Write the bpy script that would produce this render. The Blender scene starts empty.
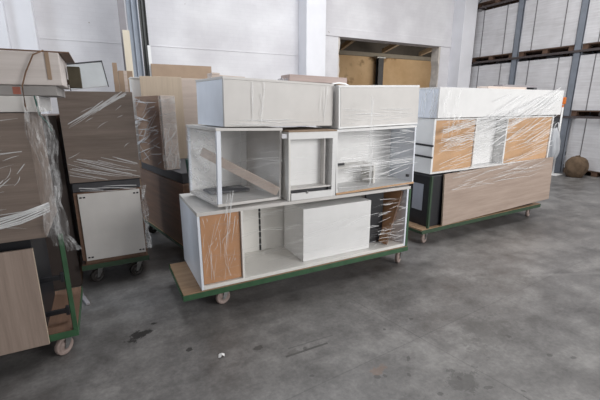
import bpy, bmesh, math, random
from mathutils import Vector, Matrix
R = math.radians
random.seed(11)
sc = bpy.context.scene
COL = sc.collection

# ------------------------------------------------------------------ camera
cam = bpy.data.cameras.new('camera')
cam.sensor_width = 36; cam.lens = 374/600*36; cam.clip_start = .05; cam.clip_end = 200
co = bpy.data.objects.new('camera', cam); COL.objects.link(co)
co.location = (0, 0, 1.6); co.rotation_euler = (R(90-14.2), 0, R(-27.5))
sc.camera = co

# ------------------------------------------------------------------ world, lights, exposure
w = bpy.data.worlds.new('world'); sc.world = w; w.use_nodes = True
bg = w.node_tree.nodes['Background']
bg.inputs[0].default_value = (1.0, .985, .97, 1); bg.inputs[1].default_value = .75

def area(name, loc, target, sx, sy, power, col=(1, 1, 1)):
    l = bpy.data.lights.new(name, 'AREA'); l.shape = 'RECTANGLE'; l.size = sx; l.size_y = sy
    l.energy = power; l.color = col
    o = bpy.data.objects.new(name, l); COL.objects.link(o)
    o.location = loc
    o.rotation_euler = (Vector(target)-Vector(loc)).to_track_quat('-Z', 'Y').to_euler()
    return o
area('rooflight_right', (6.6, 3.0, 6.2), (6.6, 3.4, 0), 5.0, 3.0, 270, (1, .985, .96))
area('rooflight_middle', (2.6, 4.6, 6.3), (2.6, 3.9, 0), 4.0, 2.5, 210, (.93, .965, 1))
area('gate_daylight_left', (-4.4, 4.9, 3.6), (1.0, 3.4, 1.2), 2.4, 2.4, 140, (.80, .90, 1))
gl = area('front_fill_right', (6.3, -3.8, 2.9), (3.6, 3.0, 1.2), 4.5, 3.0, 150, (1, .99, .975)); gl.data.spread = R(110)  # added fill from behind the camera, lifts fronts and cabinet interiors

vs = sc.view_settings
sc.display_settings.display_device = 'sRGB'
vs.view_transform = 'Standard'; vs.look = 'None'; vs.exposure = 0.10; vs.gamma = 1; vs.use_curve_mapping = False

# ------------------------------------------------------------------ materials
def lin(c):
    return tuple(((v/255)/12.92 if v/255 <= .04045 else ((v/255+.055)/1.055)**2.4) for v in c)+(1,)

class NT:
    def __init__(s, name):
        s.m = bpy.data.materials.new(name); s.m.use_nodes = True
        s.t = s.m.node_tree; s.b = s.t.nodes['Principled BSDF']
        s.out = s.t.nodes['Material Output']
    def n(s, ty, **k):
        o = s.t.nodes.new(ty)
        for a, v in k.items():
            if a.startswith('i_'): o.inputs[int(a[2:])].default_value = v
            else: setattr(o, a, v)
        return o
    def l(s, a, b): s.t.links.new(a, b)
    def coords(s, scale=(1, 1, 1), rot=(0, 0, 0), loc=(0, 0, 0)):
        tc = s.n('ShaderNodeTexCoord'); mp = s.n('ShaderNodeMapping')
        mp.inputs['Scale'].default_value = scale; mp.inputs['Rotation'].default_value = rot; mp.inputs['Location'].default_value = loc
        s.l(tc.outputs['Object'], mp.inputs['Vector']); return mp.outputs[0]
    def noise(s, vec, scale, detail=4, rough=.55):
        n = s.n('ShaderNodeTexNoise'); n.inputs['Scale'].default_value = scale
        n.inputs['Detail'].default_value = detail; n.inputs['Roughness'].default_value = rough
        s.l(vec, n.inputs['Vector']); return n.outputs['Fac']
    def ramp(s, fac, stops):
        r = s.n('ShaderNodeValToRGB'); e = r.color_ramp.elements
        while len(e) < len(stops): e.new(.5)
        for i, (p, c) in enumerate(stops): e[i].position = p; e[i].color = c
        s.l(fac, r.inputs[0]); return r.outputs[0]
    def math(s, op, a, b=None, c=None):
        m = s.n('ShaderNodeMath', operation=op)
        for i, v in enumerate((a, b, c)):
            if v is None: continue
            if isinstance(v, (int, float)): m.inputs[i].default_value = v
            else: s.l(v, m.inputs[i])
        return m.outputs[0]
    def mix(s, fac, a, b, blend='MIX'):
        m = s.n('ShaderNodeMix', data_type='RGBA', blend_type=blend)
        for sock, v in ((m.inputs[0], fac), (m.inputs[6], a), (m.inputs[7], b)):
            if isinstance(v, (int, float)): sock.default_value = v
            elif isinstance(v, tuple): sock.default_value = v
            else: s.l(v, sock)
        return m.outputs[2]
    def bump(s, h, strength=.2, dist=.01):
        b = s.n('ShaderNodeBump'); b.inputs['Strength'].default_value = strength; b.inputs['Distance'].default_value = dist
        s.l(h, b.inputs['Height']); s.l(b.outputs[0], s.b.inputs['Normal'])

def plain(name, c, rough=.5, var=.05, scale=6, metal=0, spec=.5, bump=0):
    s = NT(name); c = lin(c)
    v = s.noise(s.coords(), scale)
    d = tuple(x*(1-var*2.0) for x in c[:3])+(1,); h = tuple(min(1, x*(1+var)) for x in c[:3])+(1,)
    s.l(s.ramp(v, [(.3, d), (.7, h)]), s.b.inputs['Base Color'])
    s.b.inputs['Roughness'].default_value = rough; s.b.inputs['Metallic'].default_value = metal
    s.b.inputs['Specular IOR Level'].default_value = spec
    if bump: s.bump(s.noise(s.coords(), scale*8), bump, .005)
    return s.m

def wood(name, c, c2, axis='x', rough=.5, sc_=1.0):
    s = NT(name)
    st = {'x': (.8, 14, 14), 'z': (14, 14, .8), 'y': (14, .8, 14)}[axis]
    st = tuple(v*sc_ for v in st)
    a = s.noise(s.coords(st), 1.5, 6, .6); b = s.noise(s.coords(tuple(v*3.5 for v in st)), 2.2, 3, .6)
    f = s.math('ADD', s.math('MULTIPLY', a, .7), s.math('MULTIPLY', b, .3))
    s.l(s.ramp(f, [(.32, lin(c2)), (.66, lin(c))]), s.b.inputs['Base Color'])
    s.b.inputs['Roughness'].default_value = rough
    s.bump(b, .08, .002)
    return s.m

M = {}
M['white'] = plain('white_laminate', (230, 230, 230), .38, .02)
M['white_in'] = plain('white_laminate_warm', (228, 226, 222), .42, .03)
M['daylit'] = plain('daylit_white_laminate', (228, 233, 242), .36, .03)  # blue daylight on left-facing panels put into the colour
M['greylam'] = plain('pale_grey_laminate', (208, 205, 202), .42, .03)
M['wallpaint'] = None
M['greige_x'] = wood('greige_wood_grain_horizontal', (176, 158, 146), (150, 132, 120), 'x')
M['greige_z'] = wood('greige_wood_grain_vertical', (160, 143, 132), (132, 116, 106), 'z')
M['dark_x'] = wood('smoked_wood_grain_horizontal', (131, 117, 108), (100, 88, 80), 'x')
M['lightwood'] = wood('light_wood_grain', (202, 186, 166), (182, 165, 146), 'z')
M['brown_in'] = wood('brown_wood', (120, 92, 74), (88, 66, 53), 'y')
M['palegreige'] = wood('pale_layered_board', (214, 206, 202), (194, 185, 180), 'x')
M['mdf'] = plain('brown_fibreboard', (186, 140, 104), .7, .06, 4)
M['mdf2'] = plain('tan_fibreboard', (198, 160, 124), .7, .05, 4)
M['card'] = plain('cardboard', (158, 136, 116), .8, .06, 5)
M['ply'] = wood('plywood_deck', (166, 138, 110), (136, 108, 82), 'x', .65)
M['green'] = plain('green_painted_steel', (52, 88, 60), .45, .12, 12)
M['darkgreen'] = plain('dark_green_steel', (50, 72, 52), .5, .12, 12)
M['steel'] = plain('zinc_steel', (150, 150, 150), .35, .08, 20, .8)
M['rubber'] = plain('grey_brown_wheel', (146, 130, 124), .6, .1, 20)
M['rubberdark'] = plain('dark_wheel', (50, 46, 44), .6, .1, 20)
M['black'] = plain('black_plastic', (26, 27, 32), .45, .1, 10)
M['darkgrey'] = plain('dark_grey', (66, 66, 70), .6, .1, 10)
M['pinkplank'] = wood('pinkish_raw_board', (206, 192, 182), (184, 168, 158), 'x')
M['cream'] = wood('cream_timber', (218, 208, 190), (200, 188, 168), 'z')
M['aluminium'] = plain('blue_grey_aluminium', (150, 158, 170), .35, .05, 4, .3)
M['darkprofile'] = plain('dark_grey_profile', (82, 84, 84), .45, .08, 4, .2)
M['greyplank'] = plain('grey_plank', (140, 136, 140), .6, .06, 4)
M['rackblue'] = plain('blue_grey_rack_steel', (122, 128, 138), .45, .08, 6)
M['palletwood'] = wood('pallet_wood', (112, 86, 70), (66, 48, 38), 'y', .8)
M['orange'] = plain('orange_plastic', (226, 120, 40), .4, .04)
M['sack'] = plain('brown_sackcloth', (98, 80, 62), .9, .15, 14, bump=.5)
M['strap'] = plain('dark_strap', (110, 108, 110), .5, .05)
M['rope'] = plain('twine_brown', (120, 92, 72), .8, .1)
M['ropegreen'] = plain('twine_green', (54, 92, 84), .7, .1)
M['redmark'] = plain('red_print', (176, 108, 92), .7, .1)
M['paper'] = plain('torn_white_paper', (226, 226, 226), .7, .03)

def stretched_load():
    s = NT('white_wrapped_load')
    v = s.coords((1, 1, 1))
    a = s.noise(s.coords((1, 1.2, 22)), 1.2, 4)
    b = s.noise(v, 2.5, 3)
    base = s.ramp(s.math('ADD', s.math('MULTIPLY', a, .5), s.math('MULTIPLY', b, .5)), [(.35, lin((190, 188, 190))), (.65, lin((214, 213, 216)))])
    s.l(base, s.b.inputs['Base Color'])
    s.b.inputs['Roughness'].default_value = .3
    s.bump(a, .25, .01)
    return s.m
M['load'] = stretched_load()

def brickpaint():
    s = NT('white_painted_brick')
    vec = s.coords((1, 1, 1), (R(90), 0, 0))
    br = s.n('ShaderNodeTexBrick')
    s.l(vec, br.inputs['Vector'])
    br.inputs['Scale'].default_value = 1; br.inputs['Brick Width'].default_value = .27; br.inputs['Row Height'].default_value = .075
    br.inputs['Mortar Size'].default_value = .006; br.inputs['Mortar Smooth'].default_value = .6
    br.inputs['Color1'].default_value = (1, 1, 1, 1); br.inputs['Color2'].default_value = (.98, .98, .98, 1); br.inputs['Mortar'].default_value = (.955, .955, .955, 1)
    n = s.noise(s.coords(), 1.1, 5)
    base = s.ramp(n, [(.35, lin((205, 203, 207))), (.68, lin((226, 225, 228)))])
    # worn chips
    c = s.noise(s.coords(loc=(3, 1, 2)), 9, 3)
    chip = s.ramp(c, [(.74, (0, 0, 0, 1)), (.78, (1, 1, 1, 1))])
    col = s.mix(1.0, base, br.outputs['Color'], 'MULTIPLY')
    col = s.mix(chip, col, lin((150, 138, 130)))
    s.l(col, s.b.inputs['Base Color']); s.b.inputs['Roughness'].default_value = .75
    s.bump(br.outputs['Fac'], -.12, .004)
    return s.m
M['wallpaint'] = brickpaint()
M['column'] = plain('white_painted_column', (228, 228, 233), .6, .03, 2)

def ochre():
    s = NT('stained_ochre_plaster')
    n = s.noise(s.coords(), .9, 6, .65)
    n2 = s.noise(s.coords(loc=(7, 3, 1)), .55, 5)
    base = s.ramp(n, [(.35, lin((196, 164, 126))), (.65, lin((218, 188, 150)))])
    st = s.ramp(n2, [(.56, (0, 0, 0, 1)), (.60, (1, 1, 1, 1))])
    s.l(s.mix(st, base, lin((140, 112, 80))), s.b.inputs['Base Color']); s.b.inputs['Roughness'].default_value = .9
    return s.m
M['ochre'] = ochre()

def floor_mat():
    s = NT('worn_concrete')
    v = s.coords()
    big = s.noise(v, .55, 5, .6); mid = s.noise(v, 3.2, 6, .7); fine = s.noise(v, 38, 3, .7)
    streak = s.noise(s.coords((.5, 5, 1), (0, 0, R(34))), 1.6, 5, .65)
    f = s.math('ADD', s.math('MULTIPLY', big, .30), s.math('MULTIPLY', mid, .45))
    f = s.math('ADD', f, s.math('MULTIPLY', streak, .10)); f = s.math('ADD', f, s.math('MULTIPLY', fine, .15))
    col = s.ramp(f, [(.40, lin((80, 78, 77))), (.5, lin((105, 103, 102))), (.60, lin((132, 130, 128)))])
    sep = s.n('ShaderNodeSeparateXYZ'); s.l(v, sep.inputs[0]); X, Y = sep.outputs[0], sep.outputs[1]
    def line(px, py, qx, qy, wd, strength, c=(50, 48, 47)):
        nonlocal col
        dx, dy = qx-px, qy-py; L = math.hypot(dx, dy); nx, ny = -dy/L, dx/L
        d = s.math('ADD', s.math('MULTIPLY', X, nx), s.math('MULTIPLY', Y, ny))
        d = s.math('SUBTRACT', d, px*nx+py*ny)
        d = s.math('ADD', d, s.math('MULTIPLY', s.math('SUBTRACT', mid, .5), .015))
        t = s.math('ADD', s.math('MULTIPLY', X, dx/L), s.math('MULTIPLY', Y, dy/L))
        t = s.math('SUBTRACT', t, px*dx/L+py*dy/L)
        m = s.math('LESS_THAN', s.math('ABSOLUTE', d), wd)
        m = s.math('MULTIPLY', m, s.math('LESS_THAN', s.math('ABSOLUTE', s.math('SUBTRACT', t, L/2)), L/2))
        col = s.mix(s.math('MULTIPLY', m, strength), col, lin(c))
    def spot(px, py, rx, ry, ang, strength, c=(42, 40, 39), thr=.52):
        nonlocal col
        mp = s.n('ShaderNodeMapping'); mp.vector_type = 'TEXTURE'
        s.l(v, mp.inputs[0]); mp.inputs['Location'].default_value = (px, py, 0); mp.inputs['Rotation'].default_value = (0, 0, ang); mp.inputs['Scale'].default_value = (rx, ry, 1)
        ln = s.n('ShaderNodeVectorMath', operation='LENGTH'); s.l(mp.outputs[0], ln.inputs[0])
        nz = s.noise(v, 9, 5, .75)
        g = s.math('SUBTRACT', 1.0, ln.outputs['Value']); g = s.math('ADD', g, s.math('MULTIPLY', s.math('SUBTRACT', nz, .5), 2.6))
        m = s.ramp(g, [(thr, (0, 0, 0, 1)), (min(1, thr+.12), (1, 1, 1, 1))])
        mm = s.math('MULTIPLY', s.math('GREATER_THAN', 1.3, ln.outputs['Value']), strength)
        col = s.mix(s.math('MULTIPLY', m, mm), col, lin(c))
    line(1.72, 2.35, 1.96, .95, .003, .35)
    line(1.95, 1.0, 1.99, -.5, .004, .5)
    line(-1, 1.45, 4.5, 1.9, .004, .25)
    line(2.6, 4.6, 9, 2.0, .006, .35)
    line(.90, 1.93, 1.22, 1.93, .009, .65)
    line(.95, 2.0, 1.30, 1.99, .006, .35)
    line(2.9, 2.2, 5.2, 1.2, .02, .18, (140, 138, 136))
    for q in range(16):
        rq = random.Random(q+40); spot(rq.uniform(.9, 2.6), rq.uniform(1.0, 2.0), rq.uniform(.02, .06), rq.uniform(.015, .04), rq.uniform(0, 3), .55, (58, 56, 55), .42)
    spot(.06, 2.63, .17, .09, .5, .95, thr=.42)
    spot(.17, 2.74, .07, .05, .2, .9, thr=.42)
    spot(.35, 2.30, .03, .03, 0, .8, thr=.4)
    spot(.78, 2.1, .06, .05, 0, .7, (62, 59, 57), .4)
    spot(.95, 1.95, .10, .05, 0, .5, (84, 80, 78), .45)
    spot(1.36, 1.55, .10, .06, 0, .45, (122, 96, 80), .45)
    spot(2.3, 1.5, .5, .3, .4, .35, (70, 68, 66), .5)
    spot(1.75, 1.25, .25, .16, .2, .5, (60, 58, 57), .5)
    spot(3.2, 2.0, .6, .2, -.4, .3, (70, 68, 66), .5)
    spot(4.6, 2.3, .8, .3, -.3, .3, (128, 126, 124), .45)
    spot(1.3, 1.2, .3, .15, .5, .4, (80, 78, 76), .5)
    s.l(col, s.b.inputs['Base Color'])
    rr = s.ramp(mid, [(.3, (.30, .30, .30, 1)), (.7, (.52, .52, .52, 1))]); s.l(rr, s.b.inputs['Roughness'])
    s.b.inputs['Specular IOR Level'].default_value = .4
    s.bump(fine, .10, .003)
    return s.m
M['floor'] = floor_mat()

def film(name, opacity, wrinkle=True, scale=(3, 3, 30), rot=(0, 0, 0), lo=.45, hi=.7, base=.05, rough=.22):
    s = NT(name)
    s.b.inputs['Base Color'].default_value = (.86, .87, .88, 1)
    s.b.inputs['Roughness'].default_value = rough
    s.b.inputs['Specular IOR Level'].default_value = .8
    tr = s.n('ShaderNodeBsdfTransparent'); mx = s.n('ShaderNodeMixShader')
    if wrinkle:
        a = s.noise(s.coords(scale, rot), 1.5, 5, .6)
        s.bump(a, .25, .006)
        r = s.ramp(a, [(lo, (base, base, base, 1)), (hi, (opacity, opacity, opacity, 1))])
        s.l(r, mx.inputs[0])
    else: mx.inputs[0].default_value = opacity
    s.l(tr.outputs[0], mx.inputs[1]); s.l(s.b.outputs[0], mx.inputs[2]); s.l(mx.outputs[0], s.out.inputs[0])
    return s.m
M['streak'] = film('stretch_film_crease', .60, False)
M['streakfine'] = film('stretch_film_fine_crease', .26, False)
M['bunch'] = film('stretch_film_bunched', .55, True, (14, 14, 6), (0, 0, 0), .45, .75, .06)
M['sheet'] = film('stretch_film_sheet', .50, True, (2, 2, 7), (R(25), 0, 0), .42, .80, .16, .3)

# ------------------------------------------------------------------ helpers
def tag(o, label=None, cat=None, group=None, kind=None):
    if label: o['label'] = label
    if cat: o['category'] = cat
    if group: o['group'] = group
    if kind: o['kind'] = kind
    return o
def thing(name, label, cat, loc, rz=0, group=None, ry=0, rx=0):
    o = bpy.data.objects.new(name, None); COL.objects.link(o); o.empty_display_size = .1
    o.location = loc; o.rotation_euler = (rx, ry, rz)
    return tag(o, label, cat, group)
def add_box(bm, x0, x1, y0, y1, z0, z1, mtx=None):
    r = bmesh.ops.create_cube(bm, size=1)
    m = Matrix.Translation(((x0+x1)/2, (y0+y1)/2, (z0+z1)/2)) @ Matrix.Diagonal((abs(x1-x0), abs(y1-y0), abs(z1-z0), 1))
    if mtx is not None: m = mtx @ m
    bmesh.ops.transform(bm, matrix=m, verts=r['verts'])
def add_beam(bm, p, q, w_, t, up=(0, 0, 1)):
    p, q = Vector(p), Vector(q); d = q-p; L = d.length; z = d.normalized()
    x = Vector(up).cross(z)
    if x.length < 1e-4: x = Vector((1, 0, 0)).cross(z)
    x.normalize(); y = z.cross(x)
    m = Matrix((x, y, z)).transposed().to_4x4(); m.translation = (p+q)/2
    add_box(bm, -w_/2, w_/2, -t/2, t/2, -L/2, L/2, m)
def add_tube(bm, pts, rad, seg=8, caps=True):
    pts = [Vector(p) for p in pts]; rings = []
    rad = rad if isinstance(rad, (list, tuple)) else [rad]*len(pts)
    for i, p in enumerate(pts):
        d = (pts[min(i+1, len(pts)-1)]-pts[max(i-1, 0)]).normalized()
        a = Vector((0, 0, 1)).cross(d)
        if a.length < .05: a = Vector((1, 0, 0)).cross(d)
        a.normalize(); b = d.cross(a)
        rings.append([bm.verts.new(p+(a*math.cos(t)+b*math.sin(t))*rad[i]) for t in [2*math.pi*k/seg for k in range(seg)]])
    for r0, r1 in zip(rings, rings[1:]):
        for k in range(seg): bm.faces.new((r0[k], r0[(k+1) % seg], r1[(k+1) % seg], r1[k]))
    if caps: bm.faces.new(rings[0][::-1]); bm.faces.new(rings[-1])
def build(name, bm, mat, parent=None, bevel=0, smooth=False, origin=None):
    bmesh.ops.recalc_face_normals(bm, faces=bm.faces)
    me = bpy.data.meshes.new(name); bm.to_mesh(me); bm.free()
    me.materials.append(mat)
    if smooth:
        for p in me.polygons: p.use_smooth = True
    o = bpy.data.objects.new(name, me); COL.objects.link(o)
    if parent is not None: o.parent = parent
    if bevel:
        b = o.modifiers.new('bevel', 'BEVEL'); b.width = bevel; b.segments = 2; b.limit_method = 'ANGLE'
    return o
def boxes(name, parent, mat, lst, bevel=.0015, label=None):
    """boxes given in world axes around the parent's base point"""
    off = parent.location if parent is not None else Vector((0, 0, 0))
    pp = parent
    bm = bmesh.new()
    for b in lst:
        add_box(bm, b[0]-off.x, b[1]-off.x, b[2]-off.y, b[3]-off.y, b[4]-off.z, b[5]-off.z)
    o = build(name, bm, mat, parent, bevel)
    if label: o['label'] = label
    return o
def sub(name, parent, root, mat, lst, bevel=.001, label=None):
    """a sub-part: coordinates as for boxes() relative to root, parented to a part"""
    o = boxes(name, root, mat, lst, bevel, label); o.parent = parent; return o
def struct(name, lst, mat, bevel=0):
    bm = bmesh.new()
    for b in lst: add_box(bm, *b)
    o = build(name, bm, mat, None, bevel); o['kind'] = 'structure'; return o
def copy_tree(o, parent=None):
    c = o.copy(); COL.objects.link(c)
    if parent is not None: c.parent = parent
    for ch in list(o.children): copy_tree(ch, c)
    return c

def caster(root, x, y, rot, r=.062, top=.15, mat='rubber'):
    """x, y in root space"""
    c = math.cos(rot); s_ = math.sin(rot)
    m = Matrix.Translation((x, y, 0)) @ Matrix.Rotation(rot, 4, 'Z')
    bm = bmesh.new()
    add_box(bm, -.045, .045, -.035, .035, top-.008, top, m)
    add_box(bm, -.02, .02, -.02, .02, top-.028, top-.008, m)
    for sgn in (-1, 1):
        vs_ = [(-.028, sgn*.024, top-.028), (.03, sgn*.024, top-.028), (-.02, sgn*.024, r-.012), (-.045, sgn*.024, r-.012)]
        a = [bm.verts.new(m @ Vector(p)) for p in vs_]; b = [bm.verts.new(m @ (Vector(p)+Vector((0, sgn*.004, 0)))) for p in vs_]
        bm.faces.new(a); bm.faces.new(b[::-1])
        for k in range(4): bm.faces.new((a[k], a[(k+1) % 4], b[(k+1) % 4], b[k]))
    add_box(bm, -.03, .03, -.024, .024, top-.032, top-.026, m)
    fork = build('caster', bm, M['steel'], root, .001)
    bm = bmesh.new()
    prof = [(.0, -.016), (r*.35, -.019), (r*.4, -.012), (r*.72, -.012), (r*.76, -.018), (r*.95, -.016), (r, -.008), (r, .008), (r*.95, .016), (r*.76, .018), (r*.72, .012), (r*.4, .012), (r*.35, .019), (0, .019)]
    rings = []
    N = 20
    for pr, py in prof:
        if pr == 0: rings.append([bm.verts.new(m @ Vector((-.03, py, r)))]); continue
        rings.append([bm.verts.new(m @ Vector((-.03+pr*math.cos(2*math.pi*k/N), py, r+pr*math.sin(2*math.pi*k/N)))) for k in range(N)])
    for a, b in zip(rings, rings[1:]):
        for k in range(N):
            if len(a) == 1: bm.faces.new((a[0], b[(k+1) % N], b[k]))
            elif len(b) == 1: bm.faces.new((a[k], a[(k+1) % N], b[0]))
            else: bm.faces.new((a[k], a[(k+1) % N], b[(k+1) % N], b[k]))
    wl = build('wheel', bm, M[mat], fork, 0, True)
    return fork

def trolley(label, loc, rz, L, W, top, casters, gmat='green', over=.0, posts=(), rails=(), name='platform_trolley', rub='rubber', deck='ply'):
    """deck corner at loc; L along x, W along y"""
    t = thing(name, label, 'trolley', loc, rz)
    bm = bmesh.new(); add_box(bm, .006, L-.006, .006, W-.006, top-.018, top); build('deck', bm, M[deck], t, .001)
    bm = bmesh.new(); z0, z1 = top-.050, top-.0185
    add_box(bm, 0, L, 0, .03, z0, z1); add_box(bm, 0, L, W-.03, W, z0, z1)
    add_box(bm, 0, .03, .03, W-.03, z0, z1); add_box(bm, L-.03, L, .03, W-.03, z0, z1)
    add_box(bm, L/2-.02, L/2+.02, .03, W-.03, z0, z1)
    add_box(bm, 0, L, -.004, 0, z0, top-.004); add_box(bm, 0, L, W, W+.004, z0, top-.004)
    build('frame', bm, M[gmat], t, .001)
    for (x, y, a) in casters: caster(t, x, y, a, .062 if top > .17 else .058, z0, rub)
    for (x, y, h) in posts:
        bm = bmesh.new(); add_box(bm, x-.014, x+.014, y-.0, y+.004, z0, h); add_box(bm, x-.014, x-.010, y, y+.028, z0, h)
        build('corner_post', bm, M[gmat], t, .001)
    for (p, q, th) in rails:
        bm = bmesh.new(); add_beam(bm, p, q, th, th); build('end_rail', bm, M['black'], t, .001)
    return t

def ribbons(bm, o, u, v, n, ang, spread, lmin, lmax, wmin, wmax, off=.006, sag=.01, seed=0, bow=0):
    """creases in film lying over the rectangle o + a*u + b*v"""
    rnd = random.Random(seed)
    o, u, v = Vector(o), Vector(u), Vector(v); ul, vl = u.length, v.length
    un, vn = u.normalized(), v.normalized(); nn = un.cross(vn).normalized()
    for i in range(n):
        a0, b0 = rnd.random()*ul, rnd.random()*vl
        th = ang+rnd.gauss(0, spread); L = rnd.uniform(lmin, lmax); w_ = rnd.uniform(wmin, wmax)
        k = 7; pts = []
        curv = rnd.uniform(-1, 1)*sag
        for j in range(k):
            t = j/(k-1)-.5
            a = a0+math.cos(th)*L*t-math.sin(th)*curv*(1-4*t*t)
            b = b0+math.sin(th)*L*t+math.cos(th)*curv*(1-4*t*t)
            if a < 0 or a > ul or b < 0 or b > vl: continue
            pts.append((a, b, t))
        if len(pts) < 3: continue
        d = off+rnd.random()*.004; prev = None
        for (a, b, t) in pts:
            ww = w_*(1-3.2*t*t)
            c = o+un*a+vn*b+nn*(d+.002*math.sin(t*9+i))
            pa = bm.verts.new(c+(-un*math.sin(th)+vn*math.cos(th))*ww/2)
            pb = bm.verts.new(c-(-un*math.sin(th)+vn*math.cos(th))*ww/2)
            pm = bm.verts.new(c+nn*ww*.35)
            if prev:
                bm.faces.new((prev[0], pa, pm, prev[2])); bm.faces.new((prev[2], pm, pb, prev[1]))
            prev = (pa, pb, pm)
def sheet(bm, c00, c10, c11, c01, nu, nv, amp, seed=0, freq=9):
    rnd = random.Random(seed); ph = [rnd.uniform(0, 6.28) for _ in range(8)]
    c00, c10, c11, c01 = map(Vector, (c00, c10, c11, c01))
    nn = (c10-c00).cross(c01-c00).normalized(); g = []
    for j in range(nv+1):
        row = []
        for i in range(nu+1):
            s_, t = i/nu, j/nv
            p = c00*(1-s_)*(1-t)+c10*s_*(1-t)+c11*s_*t+c01*(1-s_)*t
            h = math.sin(freq*s_+ph[0]+3*t)*.5+math.sin(freq*1.9*t+ph[1]+4*s_)*.4+math.sin(freq*3.1*(s_+t)+ph[2])*.25
            row.append(bm.verts.new(p+nn*amp*(h+1.2)))
        g.append(row)
    for j in range(nv):
        for i in range(nu): bm.faces.new((g[j][i], g[j][i+1], g[j+1][i+1], g[j+1][i]))
def film_obj(bm, label, mat='streak', name='stretch_film', parts=()):
    o = build(name, bm, M[mat], None, 0, True)
    tag(o, label, 'plastic film'); return o

# ================================================================== THE HALL
struct('floor', [(-6, 14.5, -6, 14, -.1, 0)], M['floor'])
WY = 8.25
OX0, OX1, OZ0, OZ1 = 5.35, 8.82, .9, 3.22
struct('wall_back', [(-6, OX0, WY, WY+.3, 0, 6.6), (OX1, 11.4, WY, WY+.3, 0, 6.6), (OX0, OX1, WY, WY+.3, OZ1, 6.6), (OX0, OX1, WY, WY+.3, 0, OZ0)], M['wallpaint'])
struct('wall_right', [(11.4, 11.6, -6, WY+.3, 0, 6.6)], M['wallpaint'])
struct('wall_left', [(-6.2, -6, -6, WY+.3, 0, 6.6)], M['wallpaint'])
struct('ceiling', [(-6.2, 11.6, -6, WY+.3, 6.6, 6.8)], plain('grey_ceiling', (170, 170, 172), .8))
# thin ledge on the wall and lintel band above the opening
struct('trim_1', [(-.79, 4.23, WY-.008, WY+.001, 2.72, 2.735)], M['wallpaint'], .002)
struct('trim_2', [(4.76, 9.20, WY-.022, WY+.001, 3.22, 3.41)], M['wallpaint'], .004)
# pilasters
struct('column_1', [(-1.17, -.80, WY-.25, WY, 0, 6.6), (-1.42, -1.17, WY-.36, WY, 0, 6.6)], M['column'], .006)
struct('column_2', [(4.26, 4.76, WY-.38, WY, 0, 6.6)], M['column'], .006)
struct('column_3', [(9.20, 9.70, WY-.38, WY, 0, 6.6)], M['column'], .006)
# broken plaster jambs on both sides of the opening
def jamb(x, s_, seed):
    rnd = random.Random(seed); bm = bmesh.new(); n = 18
    L = []
    for i in range(n+1):
        z = OZ0+(OZ1-OZ0)*i/n
        L.append((x+s_*(.01+.06*rnd.random()), z))
    for (a, za), (b, zb) in zip(L, L[1:]):
        vs_ = []
        for y in (WY+.01, WY+.28):
            vs_.append([bm.verts.new(p) for p in ((x-s_*.02, y, za), (a, y, za), (b, y, zb), (x-s_*.02, y, zb))])
        f, g = vs_
        bm.faces.new(f); bm.faces.new(g[::-1])
        for k in range(4): bm.faces.new((f[k], f[(k+1) % 4], g[(k+1) % 4], g[k]))
    o = build('trim_3' if s_ > 0 else 'trim_4', bm, plain('broken_plaster', (206, 198, 190), .9, .1, 8)); o['kind'] = 'structure'
jamb(OX0, 1, 3); jamb(OX1, -1, 4)
# the room beyond the opening
struct('wall_beyond', [(4, 14.4, 12, 12.2, 0, 3.36)], M['ochre'])
struct('wall_beyond_right', [(14.2, 14.4, WY+.3, 12, 0, 4.6)], M['ochre'])
struct('wall_beyond_left', [(3.8, 4, WY+.3, 12.2, 0, 4.6)], M['ochre'])
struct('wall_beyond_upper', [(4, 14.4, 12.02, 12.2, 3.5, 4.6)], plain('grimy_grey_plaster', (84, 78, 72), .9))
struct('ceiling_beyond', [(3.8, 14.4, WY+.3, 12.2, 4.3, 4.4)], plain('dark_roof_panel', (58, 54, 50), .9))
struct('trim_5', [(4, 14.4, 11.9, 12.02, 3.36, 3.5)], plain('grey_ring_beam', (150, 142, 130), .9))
area('room_beyond_daylight', (10.5, 9.2, 3.0), (10.2, 12, 2.6), 2.4, .9, 42, (1, .95, .86))
for i, (xx) in enumerate((5.2, 7.0, 8.8, 10.6, 12.4)):
    t = thing('roof_beam', ['roof truss beam beyond the opening, by its left jamb', 'roof truss beam beyond the opening, second from left', 'roof truss beam above the dark steel post', 'roof truss beam beyond the opening, right of the dark post', 'roof truss beam beyond the opening, at its right jamb'][i], 'beam', (xx, 10, 3.46))
    bm = bmesh.new(); add_beam(bm, (-.2, -1.35, .30), (.6, 1.5, .06), .10, .14); build('rafter', bm, plain('timber_rafter', (176, 160, 140), .8), t)
    bm = bmesh.new(); add_beam(bm, (-.5, -.6, .50), (.3, -.6, .16), .05, .07); add_beam(bm, (.3, -.6, .16), (1.1, -.6, .5), .05, .07); build('brace', bm, plain('pale_timber', (190, 176, 156), .8), t)
t = thing('steel_post', 'dark steel post against the ochre wall seen through the opening', 'post', (9.52, 11.8, 0))
bm = bmesh.new(); add_box(bm, -.12, .12, -.08, -.06, 0, 3.36); add_box(bm, -.12, .12, .06, .08, 0, 3.36); add_box(bm, -.02, .02, -.06, .06, 0, 3.36); build('shaft', bm, M['darkgrey'], t)
bm = bmesh.new(); add_box(bm, -.2, .2, -.1, .1, 3.30, 3.34); build('cap_plate', bm, M['steel'], t)

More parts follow.
